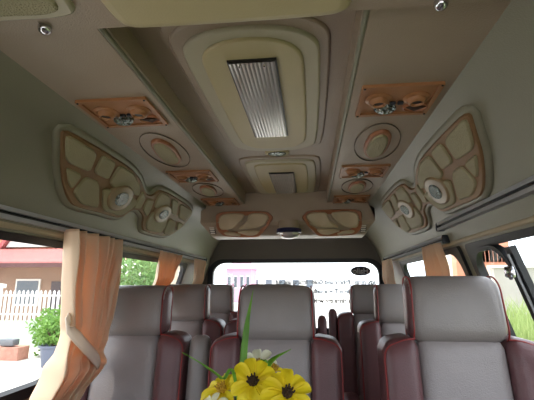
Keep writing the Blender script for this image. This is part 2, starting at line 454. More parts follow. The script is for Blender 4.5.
# ------------------------------------------------------------------ wing emblems on the upper side walls
SL=[0]
for i in range(len(UP)-1): SL.append(SL[-1]+math.dist(UP[i],UP[i+1]))
def wall_pt(sg,s,y,off):
    s=max(0,min(SL[-1]-1e-6,s)); i=max(k for k in range(len(SL)-1) if SL[k]<=s)
    t=(s-SL[i])/(SL[i+1]-SL[i]); a,b=Vector(UP[i]),Vector(UP[i+1]); p=a.lerp(b,t)
    def nrm(j):
        j=max(0,min(len(UP)-2,j)); d=Vector(UP[j+1])-Vector(UP[j]); return Vector((-abs(d.y),-d.x)).normalized()
    n=(nrm(i-1).lerp(nrm(i),t+.5) if t<.5 else nrm(i).lerp(nrm(i+1),t-.5)).normalized()
    return Vector((sg*(p.x+n.x*off),y,p.y+n.y*off))
def wall_sy(sg,px,py):
    d=ray(px,py); best=None
    for i in range(len(UP)-1):
        a,b=UP[i],UP[i+1]
        # solve CAM.x+t dx = sg*(a0+u*(b0-a0)); CAM.z+t dz = a1+u*(b1-a1)
        A=[[d.x,-sg*(b[0]-a[0])],[d.z,-(b[1]-a[1])]]; r=[sg*a[0]-CAM.x,a[1]-CAM.z]
        det=A[0][0]*A[1][1]-A[0][1]*A[1][0]
        t=(r[0]*A[1][1]-A[0][1]*r[1])/det; u=(A[0][0]*r[1]-A[1][0]*r[0])/det
        lo=-9 if i==0 else -1e-6; hi=9 if i==len(UP)-2 else 1+1e-6
        if t>0 and lo<=u<=hi:
            return Vector((SL[i]+u*(SL[i+1]-SL[i]),CAM.y+t*d.y))
OUT=[(59,123),(96,144),(129,165),(139,177),(144,192),(150,193.5),(160,186),(194,208),(182,224),(166,236.5),(140.6,230.5),(139,225),(140.5,215),(136,208.5),(129,208),(117,217.5),(97,211.5),(70,205),(63,196),(58,178),(57.5,146)]
CELLS=[[(62,127.5),(94.6,148),(85,168.5),(60.5,158)],
 [(99.5,150),(113.5,158.5),(104,176),(89,169.5)],
 [(116.5,160.5),(130,168.5),(137,181),(136,193.5),(103,182)],
 [(61.5,163),(77.6,171),(66,186),(62.5,178)],
 [(81,172.5),(95,178.5),(93.5,206),(76,202),(67,189.5)],
 [(98.5,183),(135.5,197.5),(128,205.5),(116.5,214),(96.8,208.2)],
 [(132.5,199.5),(139.5,187),(142.3,195),(136.5,206),(129.5,205.5)],
 [(144.5,195.5),(151,196.5),(147.5,206),(142.5,214.5),(139,207.5)],
 [(153.5,195.5),(160,188.7),(168,193.5),(165.7,209.5),(150.5,205)],
 [(170,194.8),(176.6,199),(173,213.5),(167.6,210.5)],
 [(178.3,200),(191.5,208.6),(181.5,219.5),(175,215.3)],
 [(148.8,208.6),(164.7,213.2),(162,224),(157,231.5),(142.6,228.5),(142.3,219.5)],
 [(166,216),(173,218.6),(170,231),(165.6,234.2),(159.5,232)],
 [(175,219.3),(180,221.6),(173,229.6)]]
def emblem(sg):
    c=wall_sy(-1,140,200); base=wall_pt(sg,c.x,c.y,0)
    t=empty('wing_emblem',base)
    P=lambda u,v,o:wall_pt(sg,u,v,o)-base
    ol=chaikin([wall_sy(-1,*q) for q in OUT],2,.2)
    mb=MB(); pad(mb,inset(ol,-.017),P,-.006,.012,.014,steps=4,cut=.012); mb.build('padded_surround',wall_m,t,tri=True,ang=60)
    mb=MB(); pad(mb,ol,P,.004,.020,.004,cut=.012); mb.build('wooden_frame',tan_m,t,tri=True)
    for c in CELLS:
        mb=MB(); pad(mb,chaikin(inset([wall_sy(-1,*q) for q in c],.0005),2,.14),P,.016,.028,.006,cut=.02); mb.build('cushion',perf_m,t,tri=True,ang=60)
    for (cx,cy),ry,rs in (((115,194),.085,.062),((158.3,210),.085,.055)):
        q=wall_sy(-1,cx,cy)
        el=lambda a,b:[Vector((q.x+b*math.sin(2*PI*k/28),q.y+a*math.cos(2*PI*k/28))) for k in range(28)]
        mb=MB(); pad(mb,el(ry,rs),P,.02,.035,.008); rg=mb.build('speaker_ring',mat('warm_olive_ring',(150,128,94),.4,.05,9),t,tri=True)
        mb=MB(); pad(mb,el(ry*.54,rs*.54),P,.032,.044,.014,steps=5); mb.build('speaker_lens',lens_m,rg,tri=True)
    tag(t,'%s wall wing shaped padded emblem with two round speakers, above the %s windows'%(('left','left') if sg<0 else ('right','right')),'wall panel')
emblem(-1); emblem(1)
# ------------------------------------------------------------------ rear overhead cabinet (air conditioner housing)
t=empty('overhead_cabinet',(0,2.5,1.44))
prof=[(2.35,1.699),(2.35,1.52),(2.362,1.50),(2.44,1.452),(2.47,1.445),(2.60,1.445),(2.60,1.699)]
mb=MB(); secs=[(-.478,0),(-.505,1),(-.505,2)]
xs=[-1,1]
n=len(prof)
def boxx(z): return .52 if z<1.60 else .488
vs=[(sg*(boxx(z) if z>1.5 else (.505 if z>1.48 else .47)),y-2.5,z-1.44) for sg in xs for y,z in [(2.35,1.699),(2.35,1.61),(2.35,1.59)]+prof[1:6]+[(2.60,1.59),(2.60,1.61),(2.60,1.699)]]
k=len(vs)//2
mb.add(vs,[tuple(range(k)),tuple(range(2*k-1,k-1,-1))]+[(i,(i+1)%k,(i+1)%k+k,i+k) for i in range(k)])
mb.build('housing',soff_m,t,ang=25)
tag(t,'padded overhead cabinet across the rear ceiling above the back window','cabinet')
def cab_pt(u,v,o):   # u = x, v = distance down from the top of the face
    if v<.18: return Vector((u,2.35-o-2.5,1.70-v-1.44))
    w=v-.18; L=.102
    dn=Vector((0,.09,-.070)).normalized(); nn=Vector((0,-.070,-.09)).normalized()
    s=min(1,w/.03); n2=Vector((0,-1,0)).lerp(nn,s).normalized()
    return Vector((u,-.15,.08))+dn*w+n2*o+Vector((0,0,0))
def cab_px(px,py):
    d=ray(px,py); q=CAM+d*((2.35)/d.y)
    if q.z>1.52: return Vector((q.x,1.70-q.z))
    # slanted facet plane through (2.35,1.52), dir (.09,-.07)
    nrm=Vector((0,-.070,-.09)); tt=(Vector((0,2.35,1.52))-CAM).dot(nrm)/d.dot(nrm); q=CAM+d*tt
    return Vector((q.x,.18+math.hypot(q.y-2.35,q.z-1.52)))
po=[(216,211.5),(267,211),(274,217.5),(268,226),(260,236),(246,236.5),(224,235.5),(217,229)]
cells=[[(219.5,214),(245,213.5),(244,220),(232,227.5),(220,228)],[(249,213.5),(265.5,213.5),(270,218),(264,225.5),(236,228),(247,222)],[(237,230),(261,228),(257,233),(249,234),(240,231.5)],[(223,230.5),(234,231),(243,234.5),(226.5,233.5)]]
for sg in (-1,1):
    f=(lambda q:q) if sg<0 else (lambda q:Vector((.0-q.x+.02,q.y)))
    mb=MB(); pad(mb,chaikin([f(cab_px(*q)) for q in po],2,.15),cab_pt,-.006,.014,.006); fr=mb.build('orange_frame',orange_m,t,tri=True)
    for c in cells:
        mb=MB(); pad(mb,chaikin([f(cab_px(*q)) for q in c],2,.2),cab_pt,.008,.022,.008); mb.build('cushion',mat('cabinet_cream_vinyl',(190,172,142),.5,.04,6,.6,260,kind='voronoi'),fr,tri=True)
    mb=MB(); x=sg*.455
    mb.hexa([cab_pt(x-.018,.205,-.004),cab_pt(x+.018,.205,-.004),cab_pt(x+.018,.275,-.004),cab_pt(x-.018,.275,-.004)],[cab_pt(x-.018,.205,.005),cab_pt(x+.018,.205,.005),cab_pt(x+.018,.275,.005),cab_pt(x-.018,.275,.005)])
    v=mb.build('side_vent',blackp_m,t,False)
    for k in range(4):
        mb=MB(); a=.213+k*.016
        mb.hexa([cab_pt(x-.014,a,.003),cab_pt(x+.014,a,.003),cab_pt(x+.014,a+.007,.003),cab_pt(x-.014,a+.007,.003)],[cab_pt(x-.014,a,.009),cab_pt(x+.014,a,.009),cab_pt(x+.014,a+.007,.009),cab_pt(x-.014,a+.007,.009)])
        mb.build('vent_slat',white_m,v,False)
# dome lamp under the cabinet face
c=cab_pt(.018,.215,0)+Vector((0,2.5,1.44))
t=empty('dome_lamp',c)
mb=MB(); mb.lathe([(.060,.045),(.060,.0),(.060,-.004)],28); mb.build('lamp_mount',soff_m,t)
mb=MB(); mb.lathe([(.060,-.0),(.072,-.004),(.075,-.026),(.066,-.030)],32); mb.build('lamp_collar',navy_m,t)
mb=MB(); mb.lathe([(.064,-.022),(.063,-.030),(.054,-.046),(.034,-.058),(.010,-.062),(.001,-.062)],32)
mb.build('glass_dome',mat('cut_glass',(205,200,200),.12,0,5,1,70,kind='voronoi',metal=.4,coat=.5),t)
t.location=(c.x,c.y-.03,c.z-.022)
tag(t,'round cut glass dome lamp with dark blue collar below the rear cabinet','lamp')
# ------------------------------------------------------------------ curtain rails
def rail(sg,y0,y1,z,lab):
    x0=None
    for i in range(len(UP)-1):
        if UP[i][1]>=z>=UP[i+1][1]:
            tt=(UP[i][1]-z)/(UP[i][1]-UP[i+1][1]); x0=UP[i][0]+(UP[i+1][0]-UP[i][0])*tt
    t=empty('curtain_rail',(sg*x0,y0,z)); L=y1-y0
    mb=MB(); mb.box(-.006,.004,0,L,-.014,.014); mb.build('back_plate',steel_m,t,False)
    for dz in (-.011,.011):
        mb=MB()
        X0,X1=sorted((-sg*.022,sg*.004)); mb.box(X0,X1,0,L,dz-.0035,dz+.0035); 
        X0,X1=sorted((-sg*.024,-sg*.018)); mb.box(X0,X1,0,L,dz-.006,dz+.006); mb.build('track',alu_m,t,False)
    for y in (0.004,L-.004):
        mb=MB(); mb.rbox((-sg*.010,y,0),(.034,.012,.036),.004,4); mb.build('end_stop',blackp_m,t)
    tag(t,lab,'curtain rail')
rail(-1,.30,3.15,1.345,'long aluminium double curtain rail above the left windows')
rail(1,1.715,3.10,1.335,'lower rear aluminium curtain rail on the right wall')
rail(1,.30,1.735,1.387,'higher front aluminium curtain rail on the right wall')
# ------------------------------------------------------------------ curtains
def curtain(name,rows,folds,amp,lab,sg,nu=90,tie=None,group='satin window curtains',seed=0,bound=None):
    """rows: (z, X, y0, y1, amp_mult) top to bottom; folds move with the row"""
    t=empty(name,(rows[0][1],(rows[0][2]+rows[0][3])/2,rows[0][0])); b=Vector(t.location)
    nv_=60; V=[];Fc=[]
    zt,zb=rows[0][0],rows[-1][0]
    def at(z):
        for i in range(len(rows)-1):
            if rows[i][0]>=z>=rows[i+1][0]-1e-9:
                k=(rows[i][0]-z)/(rows[i][0]-rows[i+1][0]); k=k*k*(3-2*k)
                return [rows[i][j]+(rows[i+1][j]-rows[i][j])*k for j in range(1,5)]
        return rows[-1][1:]
    if bound:
        XB=-.66; Lp=[U(*q,0,XB) for q in bound[0]]; Rp=[U(*q,0,XB) for q in bound[1]]
        def yat(P,z):
            for a,c in zip(P,P[1:]):
                if a.z>=z>=c.z: return a.y+(c.y-a.y)*(a.z-z)/(a.z-c.z)
            return P[0].y if z>P[0].z else P[-1].y
        old=at
        def at(z,old=old): q=old(z); return [q[0],yat(Lp,z),yat(Rp,z),q[3]]
    for j in range(nv_+1):
        z=zt+(zb-zt)*j/nv_; X,y0,y1,am=at(z)
        for i in range(nu+1):
            u=i/nu; ph=2*PI*folds*(u+.025*math.sin(u*9+seed)+.012*math.sin(j*.08+u*5))
            a=amp*am*(.7+.5*noise.noise(Vector((u*6,j*.04,seed))))
            V.append(Vector((X+a*(math.sin(ph)+.25*math.sin(2*ph+j*.05))+.003*noise.noise(Vector((u*9,j*.12,seed+3))),y0+(y1-y0)*u+a*.35*math.cos(ph*1.0),z))-b)
    for j in range(nv_):
        for i in range(nu):
            p=j*(nu+1)+i; Fc.append((p,p+1,p+nu+2,p+nu+1))
    mb=MB(); mb.add(V,Fc); cl=mb.build('cloth',curt_m,t,ang=180)
    md=cl.modifiers.new('thick','SOLIDIFY'); md.thickness=.0015
    # gathered header band
    X,y0,y1,am=rows[0][1:]
    if tie:
        z,X,y0,y1,w=tie; mb=MB(); n=36; path=[]
        ring=[]
        for k in range(n):
            a=2*PI*k/n; ring.append(Vector((X+.05*math.cos(a),(y0+y1)/2+(y1-y0)/2*1.06*math.sin(a),z-.25*((y0+y1)/2-( (y0+y1)/2+(y1-y0)/2*math.sin(a)))*-1))-b)
        vs=[p+Vector((0,0,w/2)) for p in ring]+[p-Vector((0,0,w/2)) for p in ring]
        mb.add(vs,[(k,(k+1)%n,(k+1)%n+n,k+n) for k in range(n)]); bd=mb.build('tie_band',mat('cream_satin',(226,208,182),.45,.04,5,.2,200,trans=.2,rgb2=(240,220,190)),t)
        md=bd.modifiers.new('thick','SOLIDIFY'); md.thickness=.003
    tag(t,lab,'curtain',group); return t
curtain('window_curtain',[(1.333,-.655,1.29,1.72,.9),(1.25,-.655,1.30,1.68,1),(1.12,-.660,1.27,1.56,.95),(1.03,-.66,1.255,1.51,.9),(.975,-.66,1.25,1.47,.7),(.94,-.66,1.24,1.45,.75),(.88,-.665,1.20,1.50,1.3),(.80,-.68,1.15,1.42,1.3),(.70,-.70,1.13,1.36,1.2),(.58,-.70,1.10,1.36,1.2)],6,.042,
    'large satin curtain tied back with a cream band beside the nearest left seat',-1,tie=None,nu=170,bound=([(66,231),(67,280),(68,330),(64,343),(55,370),(44,400),(36,430)],[(120,246),(112,287),(108,315),(104,340),(99,352),(104,362),(98,374),(86,388),(78,410),(76,430)]))
cur=bpy.data.objects['window_curtain']; cb=Vector(cur.location)
path=[(70,318,-.665),(67,324,-.63),(71,330,-.612),(78,338,-.60),(86,347,-.602),(93,355,-.61),(98,361,-.63),(99,364,-.66)]
mb=MB(); V=[]; pp=[U(a,b,0,x) for a,b,x in path]
for k,p in enumerate(pp):
    d=(pp[min(k+1,len(pp)-1)]-pp[max(k-1,0)]).normalized(); wv=d.cross(Vector((1,0,0))).normalized()*.021
    V+=[p-wv-cb,p-wv*.4+Vector((.006,0,0))-cb,p+wv*.4+Vector((.006,0,0))-cb,p+wv-cb]
mb.add(V,[(k*4+j,k*4+j+1,k*4+j+5,k*4+j+4) for k in range(len(pp)-1) for j in range(3)])
bd=mb.build('tie_band',mat('cream_satin',(244,230,212),.45,.0,5,.2,200,trans=.3,rgb2=None),cur,ang=180)
md=bd.modifiers.new('thick','SOLIDIFY'); md.thickness=.004
curtain('window_curtain',[(1.333,-.672,2.10,2.48,1),(1.2,-.672,2.06,2.36,1),(1.10,-.672,2.0,2.20,.9),(1.0,-.672,1.86,2.06,.9),(.7,-.69,1.84,2.04,1)],6,.018,'tan satin curtain in the middle of the left windows, above the second seat row',-1,seed=3)
curtain('window_curtain',[(1.333,-.672,2.80,3.07,1),(1.2,-.672,2.78,3.0,1),(1.10,-.672,2.68,2.86,.9),(1.0,-.672,2.50,2.70,.9),(.7,-.69,2.48,2.68,1)],5,.016,'narrow satin curtain at the far left corner beside the back window',-1,seed=5)
curtain('window_curtain',[(1.323,.675,1.74,1.95,1),(1.2,.675,1.66,1.92,1),(1.05,.68,1.62,1.9,.9),(.7,.69,1.62,1.92,1)],5,.016,'dull tan satin curtain gathered behind the nearest right seat',1,seed=8)
curtain('window_curtain',[(1.323,.672,2.76,3.02,1),(1.2,.675,2.74,3.05,1),(1.10,.68,2.66,2.9,.9),(1.0,.68,2.48,2.70,.9),(.7,.69,2.46,2.68,1)],5,.016,'narrow tan satin curtain at the far right corner beside the back window',1,seed=9)
# ------------------------------------------------------------------ seats
ZB=.42
def lean(p):      # reclined backrest
    return Vector((p.x,p.y+(p.z-ZB)*.16,p.z))
def seat_proto():
    t=empty('van_seat')
    # local: x centred, +y towards the rear of the van, backrest front face about y=0 at z=ZB
    def lf(p): return lean(p)
    def crown(p):      # front gently domed
        q=lean(p); return q
    mb=MB(); mb.rbox((0,.045,.69),(.27,.13,.54),.035,12,lf); mb.build('backrest',grey_l,t)
    # lumbar section with gathered pleats
    mb=MB()
    def lum(p):
        q=lean(p)
        if p.y<.02: q.y+=.0035*math.sin(p.x*150)*max(0,min(1,(p.z-.5)*6))*max(0,(.72-p.z)*8 if p.z>.62 else 1)
        return q
    mb.rbox((0,.03,.585),(.272,.13,.285),.04,26,lum); mb.build('lumbar_cushion',grey_l,t,ang=80)
    for sx in (-1,1):
        def bf(p,sx=sx):
            q=lean(p); k=abs(p.x)-.12
            if p.z>.85: q.z-=max(0,k)**2*1.6*((p.z-.85)/.14)+.0
            return q
        mb=MB(); mb.rbox((sx*.187,.035,.682),(.112,.16,.572),.036,12,bf); bl=mb.build('side_bolster',maroon_l,t)
        mb=MB(); pts=[]
        for z in [ .45+.02*k for k in range(24)]: pts.append((sx*.238,-.030,z))
        for k in range(1,9):
            a=PI/2*k/8; pts.append((sx*(.238-.028*(1-math.cos(a))),-.034,.918+.035*math.sin(a)))
        pts+= [(sx*.18,-.032,.959),(sx*.155,-.030,.961),(sx*.14,-.024,.960)]
        mb.tube([bf(Vector(p)) for p in pts],.0028,6); mb.build('piping',red_m,bl)
    # headrest
    def hf(p):
        q=lean(p); u=(p.z-1.047)/.1
        q.y+=-.012*(1-u*u)                      # puffed face
        q.x*=1+.035*(-u)*.6+(.0)                # a little wider at the bottom
        return q
    H=Vector((0,.035,1.046)); sz=(.300,.125,.206)
    def hm(vs):
        c=sum((v for v in vs),Vector())/len(vs); return 1 if abs(c.x)>.1385 else 0
    mb=MB(); mb.rbox(H,sz,.046,14,hf,hm); hd=mb.build('headrest',[grey_l2,maroon_l],t)
    for sx in (-1,1):
        pts=[]; 
        for q in rrect(-sz[1]/2+.003,sz[1]/2-.003,-sz[2]/2+.003,sz[2]/2-.003,.043,6):
            pts.append(hf(H+Vector((sx*.139,q.x,q.y))))
        mb=MB(); mb.tube(pts,.0028,6,closed=True); mb.build('piping',red_m,hd)
    mb=MB(); mb.rbox((0,.09,.97),(.20,.05,.08),.02,6,lf); mb.build('headrest_mount',maroon_l,t)
    # cushion & base
    mb=MB(); mb.rbox((0,-.20,.40),(.27,.47,.15),.04,12); mb.build('seat_cushion',grey_l,t)
    for sx in (-1,1):
        mb=MB(); mb.rbox((sx*.187,-.20,.40),(.112,.48,.17),.04,10); mb.build('cushion_bolster',maroon_l,t)
    mb=MB(); mb.rbox((0,-.14,.295),(.42,.42,.07),.012,6); mb.build('seat_frame',steel_m,t)
    mb=MB(); mb.rbox((0,.055,.40),(.40,.06,.14),.01,4); mb.build('recliner_bracket',steel_m,t)
    for sx in (-1,1):
        mb=MB(); mb.tube([(sx*.16,.02,.0),(sx*.16,.02,.27)],.018,10); mb.tube([(sx*.16,-.30,.0),(sx*.16,-.30,.27)],.018,10)
        mb.box(sx*.16-.02,sx*.16+.02,-.34,.06,0,.02); mb.build('leg',steel_m,t)
    return t
sp=seat_proto()
def armrest(seat,sx,mt,top=.93,x=.295,w=.085):
    def f(p): return lean(p)
    mb=MB(); mb.rbox((sx*x,.02,(top+.56)/2),(w,.075,top-.56),.034,10,f); a=mb.build('armrest',mt,seat)
    mb=MB(); mb.tube([(sx*(x-w/2-.06),.06,.62),(sx*(x+.02),.06,.62)],.014,8); mb.build('pivot',steel_m,a)
seats=[('A',.600,1.375,.030,'grey and maroon leather seat nearest the camera on the right'),
('B',-.597,1.62,.0,'grey and maroon leather seat in the left row, beside the tied curtain'),
('C',.004,1.56,.0,'grey and maroon leather seat in the centre, behind the yellow flowers'),
('D',-.585,2.24,.006,'leather seat in the left row, second from the camera, by the middle left curtain'),
('F',.625,2.22,.006,'leather seat directly behind the nearest right seat'),
('H',-.09,2.24,.006,'leather seat hidden behind the centre seat, only its headrest top and sides showing'),
('E',-.565,2.88,.006,'farthest leather seat in the left row, next to the back window'),
('G',.556,2.88,.006,'farthest leather seat on the right, in front of the back window')]
for i,(k,x,y,dz,lab) in enumerate(seats):
    o=sp if i==0 else copy_tree(sp)
    # y is where the headrest face should stand
    o.location=(x,y-.08,0); o.scale=(1,1,1+dz/1.15)
    if k=='A': o.scale=(1.0,1,1+.027)
    tag(o,lab,'seat','leather van seats'); 
    if k=='B': armrest(o,1,grey_l2,.955)
    if k=='G': armrest(o,-1,maroon_l,.985,x=.272,w=.06)
    if k=='H': armrest(o,1,maroon_l,.985,x=.285,w=.05)
# ------------------------------------------------------------------ rear window lettering
ink=mat('dark_ink',(60,52,62),.7); ink2=mat('faded_ink',(150,142,152),.7)
signr=empty('window_lettering',(0,YR+.022,1.15))
def text(body,size,x,z,mt,name='text_line',off=0.0,fill=None,sc=(1,1)):
    cu=bpy.data.curves.new('txt','FONT'); cu.body=body; cu.size=size; cu.extrude=.0004; cu.offset=off
    ob=bpy.data.objects.new('txt',cu); COL.objects.link(ob)
    dg=bpy.context.evaluated_depsgraph_get(); me=bpy.data.meshes.new_from_object(ob.evaluated_get(dg))
    bpy.data.objects.remove(ob)
    w=max(v.co.x for v in me.vertices)
    me.materials.clear(); me.materials.append(mt)
    o=bpy.data.objects.new(name,me); COL.objects.link(o); o.parent=signr
    o.rotation_euler=(PI/2,0,PI); o.location=(x,0,z-1.15); o.scale=(sc[0],sc[1],1); return o
mb=MB(); mb.lathe([(.08,0),(.08,.002)],40,Matrix.Translation((.545,-.001,1.262-1.15))@Matrix.Rotation(PI/2,4,'X'),sx=1,sy=.48)
ov=mb.build('oval_badge',ink,signr)
o=text('Hallo',.062,.605,1.241,mat('translucent_white',(235,235,235),.6,trans=.7),'badge_word',.0015,sc=(.92,1)); o.location.y=.004
# white letters stand on both faces of the badge
o2=o.copy(); COL.objects.link(o2); o2.location.y=-.005
text('Ich, meine Fahrer und Guide freuen uns auf',.046,.66,1.158,ink,off=.0022)
text('einen Tagesausflug',.046,.47,1.085,ink,off=.0022)
text('in eines der weite',.046,.47,1.010,ink,off=.0022)
tag(signr,'dark oval badge and mirrored text lines on the back window','window lettering')
# ------------------------------------------------------------------ flowers
def petal(mb,L,W,M,cup=.25,notch=True):
    n,m=8,6; vs=[];fs=[]
    for i in range(n+1):
        u=i/n; w=W*math.sin(PI*min(1,(u*.86+.07)))**.6*(.45+.55*u) if u<.97 else W*.45
        for j in range(m+1):
            v=j/m*2-1
            l=L*u-(0 if u<.9 else abs(v)**2*L*.06)
            vs.append(M@Vector((v*w,l,cup*L*math.sin(u*1.7)-.30*L*u*u+abs(v)**2*W*.22+.0016*math.sin(v*9))))
    for i in range(n):
        for j in range(m):
            a=i*(m+1)+j; fs.append((a,a+1,a+m+2,a+m+1))
    mb.add(vs,fs)
CONS_Z=.62
vase_c=Vector((.085,.50,CONS_Z))
def flower(px,py,y,R,face,mt,cm,lab,group,npet=9,spin=0):
    c=U(px,py,1,y); t=empty('artificial_flower',c)
    f=Vector(face).normalized(); q=f.to_track_quat('Z','Y').to_matrix().to_4x4()
    rr=random.Random(px)
    for k in range(npet):
        M=q@Matrix.Rotation(2*PI*k/npet+spin+rr.uniform(-.08,.08),4,'Z')@Matrix.Translation((0,.004,.001*(k%2)))@Matrix.Rotation(rr.uniform(-.12,.12),4,'X')
        mb=MB(); petal(mb,R*rr.uniform(.92,1.05),R*.38,M,.22); mb.build('petal',mt,t,ang=180)
    mb=MB(); mb.lathe([(.004,-.006),(R*.22,-.001),(R*.24,.004),(R*.17,.008),(.001,.009)],16,q); 
    for k in range(14):
        a=k*2.4; r_=R*.20*math.sqrt(k/14)+.001
        mb.tube([q@Vector((r_*math.cos(a),r_*math.sin(a),.006)),q@Vector((r_*1.25*math.cos(a),r_*1.15*math.sin(a),.0105))],.0011,5)
    mb.build('flower_centre',cm,t)
    base=vase_c+Vector((rr.uniform(-.01,.01),rr.uniform(-.01,.01),.05))-c
    pts=[(-f*.006)*(1-s)**1 + (Vector((0,0,-.0))*(s)+base*s)+Vector((-f.x*.02,-f.y*.02,-.02))*math.sin(PI*s) for s in [k/10 for k in range(11)]]
    mb=MB(); mb.tube(pts,.0016,6); mb.build('stem',leaf_m,t)
    tag(t,lab,'flower',group); return t
G='artificial flowers in the vase'
flower(253,382,.50,.026,(.05,-.8,.55),yel_m,eye_m,'yellow artificial daisy with dark centre, middle of the bouquet',G,10,.2)
flower(287,394,.47,.025,(.15,-.75,.6),yel_m,eye_m,'yellow artificial daisy at the right of the bouquet, partly cut off below',G,10,.5)
flower(223,391,.53,.026,(-.35,-.5,.85),yel_m,eyey_m,'yellow artificial flower at the left side of the bouquet, tilted away',G,9,.1)
flower(258,366,.565,.022,(.05,-.9,.7),wht_m,eyey_m,'small white artificial flower at the top of the bouquet',G,8,.1)
flower(272,372,.555,.016,(.5,-.4,.9),yel_m,eyey_m,'small yellow artificial bloom behind the middle daisy',G,7,.1)
flower(212,411,.50,.018,(-.3,-.7,.7),wht_m,eyey_m,'small white artificial flower at the lower left of the bouquet',G,8,.1)
def blade(pxs,w,lab):
    pts=[U(px,py,1,y) for px,py,y in pxs]
    base=vase_c+Vector((0,0,.05)); pts=[base]+pts
    # smooth
    def cat(P,t):
        n=len(P)-1; f=t*n; i=min(int(f),n-1); u=f-i
        p0=P[max(i-1,0)];p1=P[i];p2=P[i+1];p3=P[min(i+2,n)]
        return .5*((2*p1)+(p2-p0)*u+(2*p0-5*p1+4*p2-p3)*u*u+(3*p1-p0-3*p2+p3)*u**3)
    N=40; c=[cat(pts,k/N) for k in range(N+1)]
    o=base; vs=[];fs=[]
    for k,p in enumerate(c):
        t=(c[min(k+1,N)]-c[max(k-1,0)]).normalized(); vd=(p-CAM).normalized(); sd=Vector((1,-.25,0)); sd=(sd-t*sd.dot(t)).normalized(); nn=t.cross(sd)
        ww=w*(.55+.6*math.sin(PI*min(1,k/N*1.05)))*(1 if k<N*.72 else max(.05,(N-k)/(N*.28)))
        vs+=[p-sd*ww-nn*ww*.25-o,p-nn*0-o,p+sd*ww-nn*ww*.25-o]
    for k in range(N):
        a=k*3; fs+=[(a,a+1,a+4,a+3),(a+1,a+2,a+5,a+4)]
    mb=MB(); mb.add(vs,fs); ob=mb.build('leaf_blade',leaf_m,None,ang=180); ob.location=o
    md=ob.modifiers.new('thick','SOLIDIFY'); md.thickness=.0008
    tag(ob,lab,'leaf','long artificial leaf blades in the vase')
blade([(243,400,.53),(243,368,.54),(247,325,.55),(253,290,.56)],.0042,'tall upright green leaf blade rising straight above the bouquet')
blade([(238,398,.50),(222,378,.48),(205,365,.46),(182,352,.44)],.0020,'thin green leaf blade arching out to the left of the bouquet')
blade([(262,390,.52),(267,368,.53),(275,358,.54),(291,349,.55)],.0034,'short green leaf blade curving to the right above the bouquet')
# small foliage
t=empty('foliage_sprig',vase_c+Vector((0,0,.05)))
rr=random.Random(3)
tips=[(235,393),(244,396),(262,398),(272,390),(268,398),(230,398),(250,400)]
for k,(px,py) in enumerate(tips):
    e=U(px,py,1,.535)-t.location; mb=MB(); mb.tube([Vector(),e*.5+Vector((rr.uniform(-.01,.01),0,0)),e],.0012,5)
    for j in range(6):
        a=rr.uniform(0,2*PI); p=e*(.75+.05*j); q=Vector((math.cos(a),math.sin(a)*.6,.4)).normalized()*.014
        s=q.cross(Vector((0,0,1))).normalized()*.004
        mb.add([p,p+q*.5+s,p+q,p+q*.5-s],[(0,1,2,3)])
    mb.build('leafy_twig',mat('dark_green_leaf',(60,96,44),.5),t,ang=180)
tag(t,'dark green leafy twigs filling the bouquet under the yellow daisies','foliage')
t=empty('flower_vase',vase_c)
mb=MB(); mb.lathe([(.030,0),(.036,.01),(.040,.05),(.034,.09),(.026,.115),(.030,.13),(.027,.13),(.023,.115),(.030,.09),(.035,.05),(.03,.012),(.002,.010)],28); mb.build('vase_body',mat('white_glaze',(220,218,210),.2,coat=.5),t)
tag(t,'white vase holding the yellow artificial flowers','vase')
t=empty('engine_console',(vase_c.x,.42,0))
mb=MB(); mb.rbox((0,0,CONS_Z/2-.01),(.34,.66,CONS_Z-.02),.03,8); mb.build('console_body',dark_m,t)
mb=MB(); mb.rbox((0,0,CONS_Z-.0175),(.36,.68,.035),.012,8); mb.build('console_top',grey_l,t)
tag(t,'grey padded console box between the front seats, under the flower vase','console')
# ------------------------------------------------------------------ exterior
GZ=-.62
mb=MB(); mb.box(-60,60,-40,90,GZ-.1,GZ)
struct(mb.build('floor_ground',mat('pale_concrete',(205,200,192),.8,.06,.8,.2,30),smooth=False))
bpy.data.objects['floor_ground'].name='ground'
# house to the left
t=empty('house',(-10.5,16,GZ)); o=Vector(t.location)
def bx(x0,x1,y0,y1,z0,z1): return MB().box(x0-o.x,x1-o.x,y0-o.y,y1-o.y,z0-o.z,z1-o.z)
wallh=mat('brown_plaster',(150,122,104),.8,.08,1.5); 
bx(-17,-9.2,16,20,GZ,2.1).build('house_wall',wallh,t,False)
bx(-9.2,-8.5,15.6,20,GZ,2.3).build('white_wall',white_m,t,False)
tile=bpy.data.materials.new('roof_tiles'); tile.use_nodes=True; N=tile.node_tree.nodes; L=tile.node_tree.links
bt=N.new('ShaderNodeTexBrick'); tcn=N.new('ShaderNodeTexCoord'); L.new(tcn.outputs['Object'],bt.inputs['Vector']); bt.inputs['Scale'].default_value=3
bt.inputs['Color1'].default_value=(*lin((178,86,84)),1); bt.inputs['Color2'].default_value=(*lin((160,74,76)),1); bt.inputs['Mortar'].default_value=(*lin((205,150,146)),1)
L.new(bt.outputs['Color'],N['Principled BSDF'].inputs['Base Color'])
def slab(pts,th=.1):
    a=[Vector(p)-o for p in pts]; n=(a[1]-a[0]).cross(a[3]-a[0]).normalized()*th
    return MB().hexa(a,[p+n for p in a])
